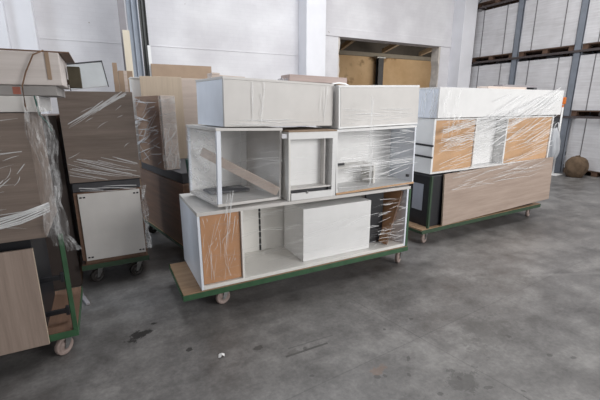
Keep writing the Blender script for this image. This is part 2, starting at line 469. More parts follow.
# ================================================================== PALLET RACK
RX = 9.8
rk = thing('pallet_rack', 'blue-grey steel pallet rack along the right wall', 'rack', (RX, 5.1, 0))
POSTS = [8.10, 6.65, 5.15, 3.65]
def uprights(y, wd):
    for xx in (.0, .98):
        bm = bmesh.new(); h = 5.6
        add_box(bm, xx, xx+.012, y-5.1-wd/2, y-5.1+wd/2, .01, h)
        add_box(bm, xx, xx+.09, y-5.1-wd/2, y-5.1-wd/2+.008, .01, h); add_box(bm, xx, xx+.09, y-5.1+wd/2-.008, y-5.1+wd/2, .01, h)
        up = build('upright', bm, M['rackblue'], rk)
        bm = bmesh.new(); add_box(bm, xx-.03, xx+.12, y-5.1-wd/2-.01, y-5.1+wd/2+.01, 0, .01); build('foot_plate', bm, M['rackblue'], up)
    bm = bmesh.new()
    for k in range(5): add_beam(bm, (.07, y-5.1, .3+k), (1.0, y-5.1, 1.1+k if k < 4 else 5.2), .03, .03, (0, 1, 0))
    build('brace', bm, M['rackblue'], rk)
for y in POSTS: uprights(y, .15)
for (z) in (1.36, 2.82, 4.27):
    for xx in (-.03, 1.05):
        for (ya, yb) in zip(POSTS[1:], POSTS[:-1]):
            bm = bmesh.new(); add_box(bm, xx+.005, xx+.035, ya-5.1-.0, yb-5.1-.0, z-.05, z)
            build('beam', bm, plain('rack_beam_dark', (70, 62, 62), .5), rk)
PAL = {}
pallet0 = None
def pallet(x, y, z, label):
    global pallet0
    if pallet0 is None:
        t = thing('pallet', label, 'pallet', (x, y, z), 0, 'wooden pallets in the rack')
        bm = bmesh.new()
        for k in range(7): add_box(bm, .02+k*.15, .11+k*.15, -.66, .66, .10, .12)
        build('top_deck', bm, M['palletwood'], t)
        for yy in (-.60, 0, .60):
            for xx in (.03, .47, .90):
                bm = bmesh.new(); add_box(bm, xx, xx+.12, yy-.06, yy+.06, .02, .10); build('block', bm, M['palletwood'], t)
            bm = bmesh.new(); add_box(bm, .02, 1.03, yy-.05, yy+.05, 0, .02); build('bottom_board', bm, M['palletwood'], t)
        pallet0 = t
    else:
        t = copy_tree(pallet0); t.location = (x, y, z); t['label'] = label
    return t
def load(x, y, z, h, wy, label, seed):
    rnd = random.Random(seed)
    t = thing('wrapped_pallet_load', label, 'pallet load', (x, y, z), 0, 'white wrapped loads in the rack')
    bm = bmesh.new(); add_box(bm, .0, .98, -wy/2, wy/2, 0, h)
    bmesh.ops.subdivide_edges(bm, edges=bm.edges[:], cuts=4, use_grid_fill=True)
    for v in bm.verts:
        v.co.x += rnd.uniform(-.006, .006) if v.co.x > .001 else rnd.uniform(0, .006); v.co.y += rnd.uniform(-.006, .006)*.6
    build('load_block', bm, M['load'], t, .012)
    for k, yy in enumerate((-wy*.28, wy*.26)):
        bm = bmesh.new(); add_box(bm, -.006, -.002, yy-.010, yy+.010, 0, h+.004); add_box(bm, -.006, .98, yy-.010, yy+.010, h+.001, h+.004)
        build('strap', bm, M['strap'], t)
    return t
bays = [(7.39, 1.28), (5.91, 1.33), (4.42, 1.33)]
bn = ['bay nearest the back wall', 'middle bay', 'bay nearest the camera']
ln = ['on the floor', 'on the first beam level', 'on the second beam level', 'on the top beam level']
for b, (yc, wy) in enumerate(bays):
    for lv, z in enumerate((0, 1.361, 2.821, 4.271)):
        if lv == 0 and b < 2: continue
        pallet(RX+.02 if lv else RX+.12, yc, z, 'wooden pallet %s of the rack, %s' % (ln[lv], bn[b]))
        if lv < 3 or b == 1:
            load(RX+.03 if lv else RX+.13, yc, z+.123, 1.22 if lv else 1.18, wy, 'white wrapped pallet load %s, rack %s' % (ln[lv], bn[b]), b*7+lv)

# things standing by the rack
t = thing('brown_sack', 'lumpy brown sack on the floor before the rack', 'sack', (9.55, 4.62, 0))
bm = bmesh.new(); bmesh.ops.create_icosphere(bm, subdivisions=4, radius=.5)
rnd = random.Random(5)
for v in bm.verts:
    c = v.co.copy(); a = math.atan2(c.y, c.x); k = 1+.05*math.sin(5*a+4*c.z)+.04*math.sin(9*a-7*c.z)+.03*math.sin(13*c.z+3*a)
    r_ = math.hypot(c.x, c.y); s_ = min(1, (r_/.5)) ** .55*.21*k if r_ > 1e-5 else 0
    zz = (c.z+.5); zz = zz if zz > .08 else .0
    v.co = Vector((math.cos(a)*s_*(1.05-.25*max(0, zz-.6)), math.sin(a)*s_*(1.05-.25*max(0, zz-.6)), zz*.47))
build('sack_body', bm, M['sack'], t, 0, True)
bm = bmesh.new(); add_tube(bm, [(-.10, 0, .44), (-.04, .02, .475), (.03, -.02, .48), (.10, 0, .44)], [.012, .018, .018, .012], 8); build('folded_rim', bm, M['sack'], t, 0, True)
t = thing('film_dispenser', 'white pole with an orange head by the rack upright', 'tool', (9.42, 5.02, 0))
bm = bmesh.new(); add_tube(bm, [(-.02, 0, .02), (.0, .03, 1.62)], .02, 10); build('pole', bm, M['white'], t, 0, True)
bm = bmesh.new(); add_box(bm, -.03, .03, -.01, .07, 1.62, 1.78); add_box(bm, -.02, .02, .01, .05, 1.54, 1.62); build('head', bm, M['orange'], t, .015)
bm = bmesh.new(); add_box(bm, -.15, .13, -.14, .16, 0, .02); build('foot', bm, M['white'], t, .004)
t = thing('plastic_bag', 'crumpled white plastic bag hanging on the orange-headed pole', 'bag', (9.30, 5.06, .32))
bm = bmesh.new(); bmesh.ops.create_icosphere(bm, subdivisions=4, radius=.5)
for v in bm.verts:
    c = v.co.copy(); a = math.atan2(c.y, c.x); k = 1+.12*math.sin(6*a+5*c.z)+.07*math.sin(11*a-9*c.z)
    zz = c.z+.5
    v.co = Vector((c.x*.16*k, c.y*.30*k*(1.15-.45*zz), zz*.78+.015*math.sin(9*a)))
build('bag_body', bm, plain('white_polythene', (188, 190, 194), .3, .04), t, 0, True)
bm = bmesh.new(); add_tube(bm, [(0, -.06, .74), (.03, -.03, .86), (.06, 0, .90), (.03, .03, .86), (0, .06, .74)], .008, 6); build('handle', bm, M['white'], t, 0, True)

# ================================================================== TALL PIECES AGAINST THE BACK WALL
def tall(name, label, cat, x0, x1, z1, y, th, mat, lean=.0, kind='plain'):
    t = thing(name, label, cat, ((x0+x1)/2, y, 0), 0, None, 0, -lean)
    wd = x1-x0; bm = bmesh.new()
    if kind == 'channel':
        add_box(bm, -wd/2, wd/2, 0, .008, 0, z1); add_box(bm, -wd/2, -wd/2+.012, -th, 0, 0, z1); add_box(bm, wd/2-.012, wd/2, -th, 0, 0, z1)
        add_box(bm, -.012, .012, -th*.7, 0, 0, z1)
    else: add_box(bm, -wd/2, wd/2, 0, th, 0, z1)
    build('board' if kind != 'channel' else 'profile', bm, mat, t, .003)
    return t
k = 7.3/6.5
tall('grey_plank', 'tall grey plank leaning on the back wall, left of the metal profiles', 'plank', .408*k, .50*k, 3.43, 7.35, .03, M['greyplank'], .03)
tall('timber_beam', 'cream timber beam standing before the metal profiles', 'beam', .425*k, .52*k, 2.81, 7.18, .08, M['cream'], .03)
tall('metal_profile', 'tall blue-grey aluminium profile against the back wall', 'profile', .525*k, .685*k, 4.4, 7.42, .05, M['aluminium'], .03, 'channel')
tall('metal_profile', 'tall dark grey metal profile right of the aluminium one', 'profile', .70*k, .80*k, 4.2, 7.42, .05, M['darkprofile'], .03, 'channel')
tall('white_strip', 'narrow bright white strip leaning on the back wall', 'strip', .755*k, .80*k, 2.60, 7.22, .02, M['white'], .03)
tall('cardboard_sheet', 'wide brown cardboard sheet standing along the back wall', 'sheet', .87, 1.92, 2.30, 7.15, .02, M['card'], .04)

# ================================================================== CENTRE TROLLEY AND ITS LOAD
trolley('green trolley with plywood deck under the tall white cabinet stack', (.40, 2.690, 0), 0, 2.25, .66, .2,
        [(.36, .11, .25), (2.225, .09, .5), (.33, .56, .1), (1.98, .55, -.4)], posts=((2.235, .01, .80), (2.235, .60, .80)))

# lower long cabinet
t = thing('shelving_cabinet', 'long white open cabinet lying lowest on the centre trolley', 'cabinet', (.546, 2.70, .202))
boxes('bottom_panel', t, M['white_in'], [(.565, 2.598, 2.70, 3.22, .202, .232)])
boxes('top_panel', t, M['greylam'], [(.546, 2.64, 2.70, 3.40, .80, .828)], label='pale grey top panel')
boxes('side_panel', t, M['daylit'], [(.546, .565, 2.70, 3.40, .202, .80)])
boxes('side_panel', t, M['daylit'], [(2.598, 2.618, 2.70, 3.40, .202, .80)])
bp = boxes('back_panel', t, M['white_in'], [(.565, 2.598, 3.205, 3.22, .232, .80)])
sub('slotted_rail', bp, t, M['black'], [(1.224, 1.242, 3.199, 3.205, .235+.065*i, .292+.065*i) for i in range(9)], label='black slotted rail')
boxes('brown_panel', t, M['mdf'], [(.572, .880, 2.722, 2.734, .236, .797)], label='brown fibreboard panel')
boxes('divider', t, M['white_in'], [(.884, .902, 2.702, 3.205, .232, .80)])
# box standing in it
t = thing('drawer_box', 'closed white box standing inside the lower centre cabinet', 'box', (1.47, 2.76, .234))
boxes('carcass', t, M['white'], [(1.47, 2.205, 2.778, 3.16, .234, .722)], .003)
boxes('front_panel', t, M['white'], [(1.47, 2.205, 2.760, 2.777, .234, .722)], .002)
# dark panel and brown board
t = thing('black_board', 'black board standing right of the white box in the lower cabinet', 'panel', (2.25, 2.85, .234), 0)
boxes('sheet', t, M['black'], [(2.225, 2.44, 2.86, 2.88, .234, .77)], .002)
boxes('edge_strip', t, M['darkgrey'], [(2.22, 2.2245, 2.855, 2.885, .234, .77)], .001)
t = thing('brown_board', 'narrow brown board leaning on the lower cabinet right end', 'board', (2.40, 2.78, .240), 0, None, R(18))
bm = bmesh.new(); add_box(bm, 0, .018, -.03, .26, .0, .565); build('board_face', bm, M['mdf'], t, .002)
bm = bmesh.new(); add_box(bm, -.002, .020, -.034, -.030, .0, .565); build('edge_band', bm, M['brown_in'], t, .001)

# mid level left: open shelf unit
t = thing('open_shelf_unit', 'white open-sided shelf unit at middle level, left end', 'shelf unit', (.71, 2.70, .853), R(8.5), None, R(1.8))
L = .565; D = .60; Hh = .59
def lb(name, root, mat, l, bevel=.0015, label=None):
    bm = bmesh.new()
    for b in l: add_box(bm, *b)
    o = build(name, bm, mat, root, bevel)
    if label: o['label'] = label
    return o
lb('base_panel', t, M['greylam'], [(0, L, 0, D, 0, .022)])
lb('top_panel', t, M['greylam'], [(-.01, L, -.01, D, Hh-.022, Hh)])
lb('corner_post', t, M['daylit'], [(0, .034, 0, .022, .022, Hh-.022)])
lb('corner_post', t, M['daylit'], [(0, .018, D-.022, D, .022, Hh-.022)])
lb('back_panel', t, M['white'], [(.018, L-.018, D-.016, D, .022, Hh-.022)])
lb('side_panel', t, M['greylam'], [(L-.018, L, 0, D, .022, Hh-.022)])
lb('back_stile', t, M['white'], [(L-.075, L-.018, D-.03, D-.016, .022, Hh-.022)])
t = thing('wooden_plank', 'pale wooden plank lying diagonally inside the open shelf unit', 'plank', (.96, 2.98, .888))
bm = bmesh.new(); add_beam(bm, (-.24, .20, .335), (.27, -.22, .020), .075, .016, (0, 1, .3)); build('plank_board', bm, M['pinkplank'], t, .002)
t = thing('dark_strip', 'dark grey strip on the base of the open shelf unit', 'strip', (.82, 3.2, .873), R(8.5), None, R(1.8))
lb('strip_body', t, plain('mid_grey_felt', (92, 92, 96), .8), [(-.10, .26, -.16, .02, .003, .022)])
lb('clip', t, M['black'], [(.10, .12, -.03, -.01, .022, .03)])

# mid level centre: framed drawer unit
t = thing('drawer_unit', 'white framed unit with brown top strip, centre of the middle level', 'cabinet', (1.30, 2.70, .832), 0, None, R(.4))
x0, x1 = 1.30, 1.752
boxes('top_strip', t, M['card'], [(x0, x1, 2.695, 3.20, 1.393, 1.405)], label='brown cardboard top strip')
boxes('top_rail', t, M['white'], [(x0, x1, 2.70, 2.735, 1.335, 1.392)])
boxes('side_panel', t, M['white_in'], [(x0, x0+.018, 2.70, 3.18, .832, 1.335)])
boxes('side_panel', t, M['white'], [(x1-.038, x1, 2.70, 3.18, .832, 1.335)])
boxes('back_panel', t, M['white'], [(x0+.018, x1-.038, 2.82, 2.835, .88, 1.335)])
boxes('top_panel', t, M['white_in'], [(x0, x1, 2.735, 3.18, 1.375, 1.392)])
boxes('shelf', t, M['greylam'], [(x0+.018, x1-.038, 2.71, 2.82, .918, .932)])
boxes('inner_post', t, M['greylam'], [(x1-.085, x1-.07, 2.76, 2.82, .932, 1.335)])
dr = boxes('drawer', t, M['white'], [(x0+.019, x1-.039, 2.69, 2.706, .834, .893), (x0+.022, x1-.042, 2.706, 3.1, .834, .85)])
sub('handle', dr, t, M['steel'], [(1.46, 1.475, 2.68, 2.69, .885, .905)])
boxes('gap_shade', t, M['darkgrey'], [(x0+.018, x1-.038, 2.75, 2.76, .85, .918)], label='dark strip for the shade in the drawer gap')  # dark strip painting the shade in the gap above the drawer

# mid level right: open cabinet
t = thing('open_cabinet', 'white open-front cabinet at middle level, right end', 'cabinet', (1.765, 2.70, .832), 0, None, -R(1.2))
x0, x1, z0, z1 = 1.765, 2.672, .832, 1.396
boxes('bottom_panel', t, M['white'], [(x0+.018, x1-.018, 2.705, 3.2, z0, z0+.018)])
boxes('edge_band', t, M['mdf2'], [(x0, x1, 2.697, 2.7045, z0, z0+.018)], label='brown bare front edge')
boxes('top_panel', t, M['white'], [(x0, x1, 2.70, 3.2, z1-.018, z1)])
boxes('side_panel', t, M['white'], [(x0, x0+.018, 2.705, 3.2, z0, z1-.018)])
boxes('side_panel', t, M['daylit'], [(x1-.018, x1, 2.705, 3.2, z0, z1-.018)])
boxes('back_panel', t, M['white'], [(x0+.018, x1-.018, 3.04, 3.055, z0+.018, z1-.018)])
boxes('shelf', t, M['white_in'], [(x0+.018, 2.30, 2.84, 3.04, 1.03, 1.046)])
boxes('shelf_support', t, M['white_in'], [(2.284, 2.30, 2.84, 3.04, z0+.018, 1.03)])
boxes('hinge', t, M['black'], [(2.61, 2.628, 2.72, 2.75, .90, .925)], label='small black hinge')
t = thing('hinge_plate', 'small dark fitting lying on the shelf of the open cabinet', 'fitting', (1.86, 2.95, 1.0495))
lb('plate', t, M['darkgrey'], [(0, .14, -.03, .03, 0, .006)]); lb('arm', t, M['darkgrey'], [(.04, .15, -.01, .01, .006, .018)])

# top level
t = thing('long_box', 'large pale box with left end coloured as daylit, on the open shelf unit', 'box', (.785, 2.695, 1.449), R(8), None, R(1.2))
W1, D1, H1 = 1.02, .52, .350
lb('front_panel', t, M['greylam'], [(0.002, W1, 0, .018, 0, H1-.018)], label='pale grey front panel')
lb('end_panel', t, M['daylit'], [(0, .018, .018, D1, 0, H1-.018)], label='cool white end panel')
lb('end_panel', t, M['greylam'], [(W1-.018, W1, .018, D1, 0, H1-.018)])
lb('back_panel', t, M['greylam'], [(.018, W1-.018, D1-.018, D1, 0, H1-.018)])
lb('lid', t, M['greylam'], [(-.004, W1+.002, -.004, D1+.004, H1-.018, H1)])
t = thing('wall_cabinet', 'white box with smooth front at the top right of the centre stack', 'box', (1.826, 2.78, 1.413), 0, None, -R(1.4))
W2, D2, H2 = .918, .40, .352
lb('front_panel', t, M['greylam'], [(.02, W2, 0, .018, .004, H2-.018)])
lb('end_panel', t, M['white'], [(0, .018, 0, D2, .004, H2-.018)]); lb('end_panel', t, M['white'], [(W2-.018, W2, .018, D2, .004, H2-.018)])
lb('lid', t, M['white'], [(0, W2, -.002, D2, H2-.018, H2)]); lb('bottom_panel', t, M['white'], [(0, W2, 0, D2, -.012, .004)])
lb('back_panel', t, M['white'], [(.018, W2-.018, D2-.018, D2, .004, H2-.018)])
# loose pieces on top
t = thing('raw_board', 'short pinkish raw board on top of the large pale box', 'board', (.80, 3.06, 1.797), 0, None, R(2.1))
lb('board_face', t, M['pinkplank'], [(0, .27, -.04, .10, 0, .036)]); lb('batten', t, M['pinkplank'], [(-.0, .06, -.05, .11, .036, .05)])
t = thing('mauve_board', 'flat brownish-mauve board across the two top boxes', 'panel', (1.49, 3.10, 1.787), 0, None, R(1.2))
lb('panel_sheet', t, wood('mauve_board', (178, 158, 152), (156, 138, 132), 'x'), [(0, .60, -.04, .14, 0.02, .075)])
lb('batten', t, M['card'], [(.02, .08, -.03, .13, 0.0, .0195), (.5, .56, -.03, .13, 0.0, .0195)])
t = thing('torn_offcut', 'small torn offcut beside the flat mauve board', 'offcut', (1.40, 3.02, 1.786))
bm = bmesh.new()
for i in range(6): add_beam(bm, (i*.012, -.02+.008*i, .004), (i*.016-.02, .03, .03+.006*(i % 3)), .014, .005)
build('scraps', bm, M['greyplank'], t)
t = thing('film_scrap', 'small curled white scrap on the top right box', 'scrap', (1.93, 2.95, 1.765))
bm = bmesh.new(); add_tube(bm, [(-.10, 0, .0), (-.06, 0, .022), (0, 0, .030), (.07, 0, .022), (.12, 0, .0)], .008, 6); build('curl', bm, M['white'], t, 0, True)

# ================================================================== RIGHT TROLLEY AND ITS LOAD
RZ = R(2.3)
def onr(x, y):   # point on the right trolley's frame -> world
    c, s_ = math.cos(RZ), math.sin(RZ); return (3.14+x*c-y*s_, 2.95+x*s_+y*c)
TR = trolley('dark green trolley under the second cabinet stack on the right', (3.14, 2.985, 0), RZ, 2.46, .68, .20,
        [(.16, .09, .3), (2.36, .10, .2), (.16, .58, .1), (2.30, .58, -.3)], 'darkgreen', posts=((.115, .008, .82), (.02, .63, 1.62), (2.44, .60, .8)),
        rails=(((.10, .03, 1.16), (.02, .64, 1.19), .02), ((.10, .03, 1.03), (.02, .64, 1.06), .02)))
def rthing(name, label, cat, x, y, z, ry=0, rx=0):
    p = onr(x, y); return thing(name, label, cat, (p[0], p[1], z), RZ, None, ry, rx)
t = rthing('wood_grain_panel', 'long greige wood-grain panel along the front of the right trolley', 'panel', .34, .030, .203, -R(1.2), -R(2.0))
lb('panel_face', t, M['greige_x'], [(0, 2.31, 0, .02, 0, .622)], .002)
lb('edge_band', t, M['lightwood'], [(-.002, 0, 0, .02, 0, .622)], .0005)
t = rthing('black_cabinet', 'black cabinet with a grey patch behind the wood-grain panel', 'cabinet', .14, .085, .203)
lb('carcass', t, M['black'], [(0, 2.22, .02, .52, 0, .60)], .003)
lb('front_panel', t, M['black'], [(0.0, 2.2, 0, .018, .0, .60)], .002)
lb('grey_label', t, plain('grey_glass_patch', (150, 154, 164), .3), [(-.003, -.0005, .10, .26, .18, .50)], label='pale grey rectangle')
lb('top_board', t, M['darkgrey'], [(-.0, 2.3, .0, .54, .601, .612)])
t = rthing('sideboard', 'white cabinet with two brown back panels, middle of right stack', 'cabinet', .115, .085, .838, -R(.1))
Ws = 2.43
lb('bottom_panel', t, M['white'], [(0, Ws, 0, .5, 0, .02)]); lb('top_panel', t, M['white'], [(0, Ws, 0, .5, .60, .62)])
for xx in (0, .725, 1.335, Ws-.03): lb('stile' if xx in (.725, 1.335) else 'side_panel', t, M['white'], [(xx, xx+.03, 0, .5, .02, .60)])
lb('brown_panel', t, M['mdf2'], [(.032, .723, .015, .027, .022, .598)], label='brown fibreboard panel')
lb('brown_panel', t, M['mdf2'], [(1.367, Ws-.032, .015, .027, .022, .598)], label='brown fibreboard panel')
lb('recessed_panel', t, M['white'], [(.757, 1.333, .14, .155, .022, .598)])
t = rthing('long_white_cabinet', 'long plain white cabinet on top of the right stack', 'cabinet', .105, .04, 1.465, -R(.2))
Wt = 2.50
lb('front_panel', t, M['white'], [(0, Wt, 0, .018, 0, .325)]); lb('end_panel', t, M['daylit'], [(0, .018, .019, .40, 0, .307)])
lb('end_panel', t, M['white'], [(Wt-.018, Wt, .019, .40, 0, .307)]); lb('lid', t, M['white'], [(0, Wt, .019, .40, .308, .325)])
lb('bottom_panel', t, M['white'], [(.019, Wt-.019, .019, .40, 0, .018)])
lb('back_panel', t, M['white'], [(.019, Wt-.019, .385, .40, .019, .307)])
t = rthing('flat_offcuts', 'thin pinkish boards lying on the long white cabinet', 'boards', 1.18, .22, 1.797, -R(.2))
lb('lower_board', t, M['pinkplank'], [(0, .82, 0, .16, 0, .035)]); lb('upper_board', t, M['greyplank'], [(.32, 1.1, .02, .15, .036, .062)])
lb('end_block', t, M['darkgrey'], [(1.0, 1.07, .0, .1, .0, .035)])

# ================================================================== LEFT FOREGROUND TROLLEY AND ITS LOAD
trolley('green trolley at the left edge with a green corner post', (-2.25, 2.57, 0), 0, 1.965, .66, .20,
        [(1.885, .09, .8), (1.87, .57, .3), (.15, .09, .2), (.15, .57, .2)], posts=((1.951, .0, .845),), deck='brown_in')  # darker brown deck carries the shadow lying over it
t = thing('wood_grain_panel', 'greige wood-grain panel leaning on the left-edge trolley, at the bottom', 'panel', (-.445, 2.545, .2), 0, None, 0, -R(1.5))
lb('panel_face', t, M['greige_z'], [(-1.75, 0, -.0, .018, .002, .635)], .002); lb('edge_band', t, M['lightwood'], [(.0, .0015, 0, .018, .002, .635)], .0004)
t.location.z = .150
t.location.y = 2.538
t = thing('black_cabinet', 'black cabinet behind the leaning panel on the left-edge trolley', 'cabinet', (-2.1, 2.64, .202))
lb('carcass', t, M['black'], [(0, 1.64, .02, .52, 0, .64)], .003); lb('front_panel', t, M['black'], [(0, 1.64, 0, .018, 0, .64)], .002)
lb('bracket', t, M['black'], [(1.64, 1.75, .05, .07, .30, .33), (1.75, 1.77, .045, .075, .285, .345)])
lb('bracket', t, M['black'], [(1.64, 1.75, .05, .07, .06, .09), (1.75, 1.77, .045, .075, .045, .105)])
t = thing('smoked_wood_cabinet', 'smoked wood-grain cabinet wrapped in film at the left edge', 'cabinet', (-2.1, 2.53, .848))
lb('front_panel', t, M['dark_x'], [(0, 1.74, 0, .02, 0, .712)], .002)
lb('carcass', t, M['dark_x'], [(0, 1.74, .021, .62, 0, .712)], .002)
t = thing('white_board', 'thick white board on the smoked wood cabinet at the left edge', 'board', (-2.1, 2.54, 1.562))
lb('core', t, M['greylam'], [(0, 1.80, 0, .6, 0.002, .088)], .004); lb('edge_trim', t, M['white'], [(1.801, 1.81, 0, .6, .002, .088)])
t = thing('grey_slab', 'thin grey slab between the white board and the pale box', 'slab', (-2.1, 2.55, 1.652))
lb('slab_body', t, plain('grey_foam_slab', (150, 146, 144), .7), [(0, 1.90, 0, .58, 0, .052)], .003)
lb('red_print', t, M['redmark'], [(1.70, 1.735, -.001, 0, .006, .044)], label='small red print')
t = thing('pale_carton', 'pale film-wrapped long carton at the top of the left edge stack', 'box', (-2.1, 2.54, 1.706))
lb('carton_body', t, M['palegreige'], [(0, 1.935, 0, .58, 0, .172)], .006)
lb('top_sheet', t, M['brown_in'], [(0, 1.985, .02, .62, .174, .182)], label='dark top sheet')
cp = lb('corner_guard', t, M['card'], [(1.868, 1.888, -.006, -.001, .03, .172)], label='brown cardboard corner guard')
t = thing('wood_block', 'dark wooden block at the right end of the pale carton', 'block', (-.14, 2.95, 1.71))
lb('block_body', t, plain('mossy_wood', (78, 72, 58), .9, .15, 12), [(-.02, .05, 0, .1, 0.0, .13)], .004)
t.location = (-.135, 2.90, 1.71)
lb('support_peg', t, M['brown_in'], [(-.06, -.02, .02, .08, .02, .05)])
t = thing('tying_twine', 'brown and green twine tied round the left edge stack', 'twine', (-.28, 2.52, 1.5))
bm = bmesh.new(); add_tube(bm, [(.05, .0, .385), (.0, -.003, .36), (-.045, -.002, .27), (-.07, -.004, .2), (-.072, -.004, .10), (-.07, -.002, .07)], .004, 6); build('brown_twine', bm, M['rope'], t, 0, True)
bm = bmesh.new(); add_tube(bm, [(-.025, .0, .15), (-.02, -.004, .10), (-.015, -.004, .05), (.015, -.01, .01), (.03, -.012, -.04)], .004, 6); build('green_twine', bm, M['ropegreen'], t, 0, True)
t = thing('pale_stick', 'short pale stick on the floor by the left-edge trolley', 'stick', (-.285, 3.43, 0))
bm = bmesh.new(); add_beam(bm, (-.05, .08, .025), (.02, -.16, .012), .03, .018); build('stick_body', bm, M['greyplank'], t, .003)

# ================================================================== SECOND ROW LEFT TROLLEY
trolley('dark low trolley behind, under the white panel with black corners', (-.30, 3.62, 0), 0, .56, .9, .22,
        [(.13, .12, .6), (.47, .10, .4), (.12, .8, .2), (.47, .8, .2)], 'darkgreen', rub='rubberdark', deck='brown_in')
t = thing('corner_clipped_cabinet', 'off-white panelled cabinet with black corner clips', 'cabinet', (-.262, 3.60, .262))
fp = lb('front_panel', t, M['greylam'], [(0.012, .498, 0, .018, .0, .605)], .002)
for (x, z) in ((.045, .575), (.465, .575), (.045, .03), (.465, .03)):
    lb('corner_clip', t, M['black'], [(x-.022, x-.004, -.004, 0, z-.007, z+.006), (x+.004, x+.022, -.004, 0, z-.007, z+.006)]).parent = fp
lb('carcass', t, M['brown_in'], [(-.02, .515, .019, .8, -.0, .615)], .002)
lb('base_block', t, M['brown_in'], [(0.0, .50, .03, .78, -.041, -.001)])
t = thing('wrapped_dark_box', 'dark wrapped box between the off-white panel and smoked cabinet', 'box', (-.28, 3.63, .880))
lb('box_body', t, M['darkgrey'], [(0, .53, 0, .75, .0, .075)], .004); lb('top_edge', t, M['black'], [(-.01, .54, -.005, .75, .076, .086)])
t = thing('smoked_wood_cabinet', 'square smoked wood cabinet on the second-row trolley', 'cabinet', (-.29, 3.595, .968), 0, None, 0, 0)
lb('front_panel', t, M['dark_x'], [(0, .55, 0, .02, 0, .742)], .002); lb('carcass', t, M['brown_in'], [(0, .55, .021, .78, 0, .742)], .002)
t = thing('dark_tall_cabinet', 'dark tall cabinet half hidden behind the film bundle', 'cabinet', (-.98, 3.70, 0))
lb('carcass', t, M['brown_in'], [(0, .655, .02, .75, 0, 1.52)], .003); lb('front_panel', t, plain('dark_brown_face', (64, 54, 50), .6), [(0, .655, 0, .018, 0, 1.52)], .002)
t = thing('framed_board', 'pale framed board tilted on top of the square smoked cabinet', 'board', (-.195, 3.68, 1.714), 0, None, -R(8), -R(10))
lb('board_face', t, plain('pale_blue_board', (212, 218, 222), .4), [(.008, .282, 0, .012, .008, .205)])
lb('edge_frame', t, M['darkgrey'], [(0, .29, -.003, .015, .206, .216), (0, .007, -.003, .015, 0, .206), (.283, .29, -.003, .015, 0, .206)], label='dark frame')
t = thing('narrow_plank', 'narrow upright brown plank behind the framed board', 'plank', (.235, 5.6, 0))
lb('plank_board', t, M['card'], [(-.03, .025, 0, .02, 0, 2.13)])
t = thing('cardboard_box', 'tall cardboard box behind the smoked cabinet, right of the narrow plank', 'box', (.27, 5.64, 0))
lb('box_body', t, M['card'], [(0.0, .17, 0, .5, 0, 2.04)], .003); lb('tape', t, M['pinkplank'], [(.06, .10, -.001, 0, .0, 2.04)])

# ================================================================== THIRD STACK, BEHIND THE CENTRE ONE
BR = R(11.8)
TB = trolley('trolley hidden in shadow behind the centre stack', (.63, 3.66, 0), BR, .85, 1.4, .2, [(.1, .1, .5), (.1, 1.3, .1), (.75, .1, 0), (.75, 1.3, 0)], 'darkgreen', rub='rubberdark')
def bthing(name, label, cat, x, y, z, ry=0, rx=0, extra=0):
    c, s_ = math.cos(BR), math.sin(BR); return thing(name, label, cat, (.63+x*c-y*s_, 3.66+x*s_+y*c, z), BR+extra, None, ry, rx)
t = bthing('brown_cabinet', 'brown cabinet low in the shadow behind the centre stack', 'cabinet', 0, 0, .203)
lb('side_panel', t, M['brown_in'], [(0, .018, 0, 1.35, 0, .65)], .003); lb('carcass', t, M['brown_in'], [(.019, .80, 0, 1.35, 0, .65)], .003)
t = bthing('gap_filler', 'dark plinth for the shaded gap between the brown cabinet and wrapped boards', 'filler', 0.02, .05, .856)  # dark box added where the gap between the layers lies in shade
lb('filler_body', t, M['darkgrey'], [(0, .74, 0, 1.25, 0, .10)], .004); lb('filler_side', t, M['black'], [(-.006, 0, 0, 1.25, 0, .10)])
t = bthing('green_tub', 'small dark green tub in shadow left of the open shelf unit', 'tub', .10, .0, .959)
bm = bmesh.new(); add_tube(bm, [(0, 0, 0), (0, 0, .01), (0, 0, .13), (0, 0, .14)], [.04, .045, .055, .05], 16); build('tub_body', bm, M['ropegreen'], t, 0, True)
bm = bmesh.new(); add_tube(bm, [(-.055, 0, .12), (-.03, 0, .17), (.03, 0, .17), (.055, 0, .12)], .004, 6); build('handle', bm, M['steel'], t, 0, True)
t = bthing('wrapped_boards', 'film-wrapped upright board pack left of the centre stack', 'board pack', -.045, .34, .959)
lb('board_pack', t, M['dark_x'], [(.014, .165, .0, .74, 0, .735)], .006)
lb('outer_board', t, wood('warm_brown_board', (150, 118, 92), (118, 90, 70), 'y'), [(0, .013, .0, .74, 0, .735)], .002, label='warm brown outer board')
lb('front_board', t, M['pinkplank'], [(.02, .16, -.012, -.001, .0, .735)], .002, label='pinkish front board')
t = bthing('light_wood_panel', 'tall light wood panel standing behind the wrapped board pack', 'panel', .21, 1.10, .959, extra=-BR)
lb('panel_face', t, M['lightwood'], [(-.17, .29, 0, .018, 0, .965)], .002)
lb('edge_band', t, M['pinkplank'], [(.2905, .60, .004, .018, 0, .955)], .002, label='darker second leaf')
t = bthing('white_cabinet', 'narrow white cabinet top left of the light wood panel', 'cabinet', .03, 1.27, .959, extra=-BR)
lb('carcass', t, M['white_in'], [(-.045, .098, .012, .25, 0, .945)], .002); lb('front_panel', t, M['white'], [(-.045, .098, 0, .011, 0, .925)], .002); lb('lid', t, M['white'], [(-.05, .10, -.005, .25, .946, .958)])

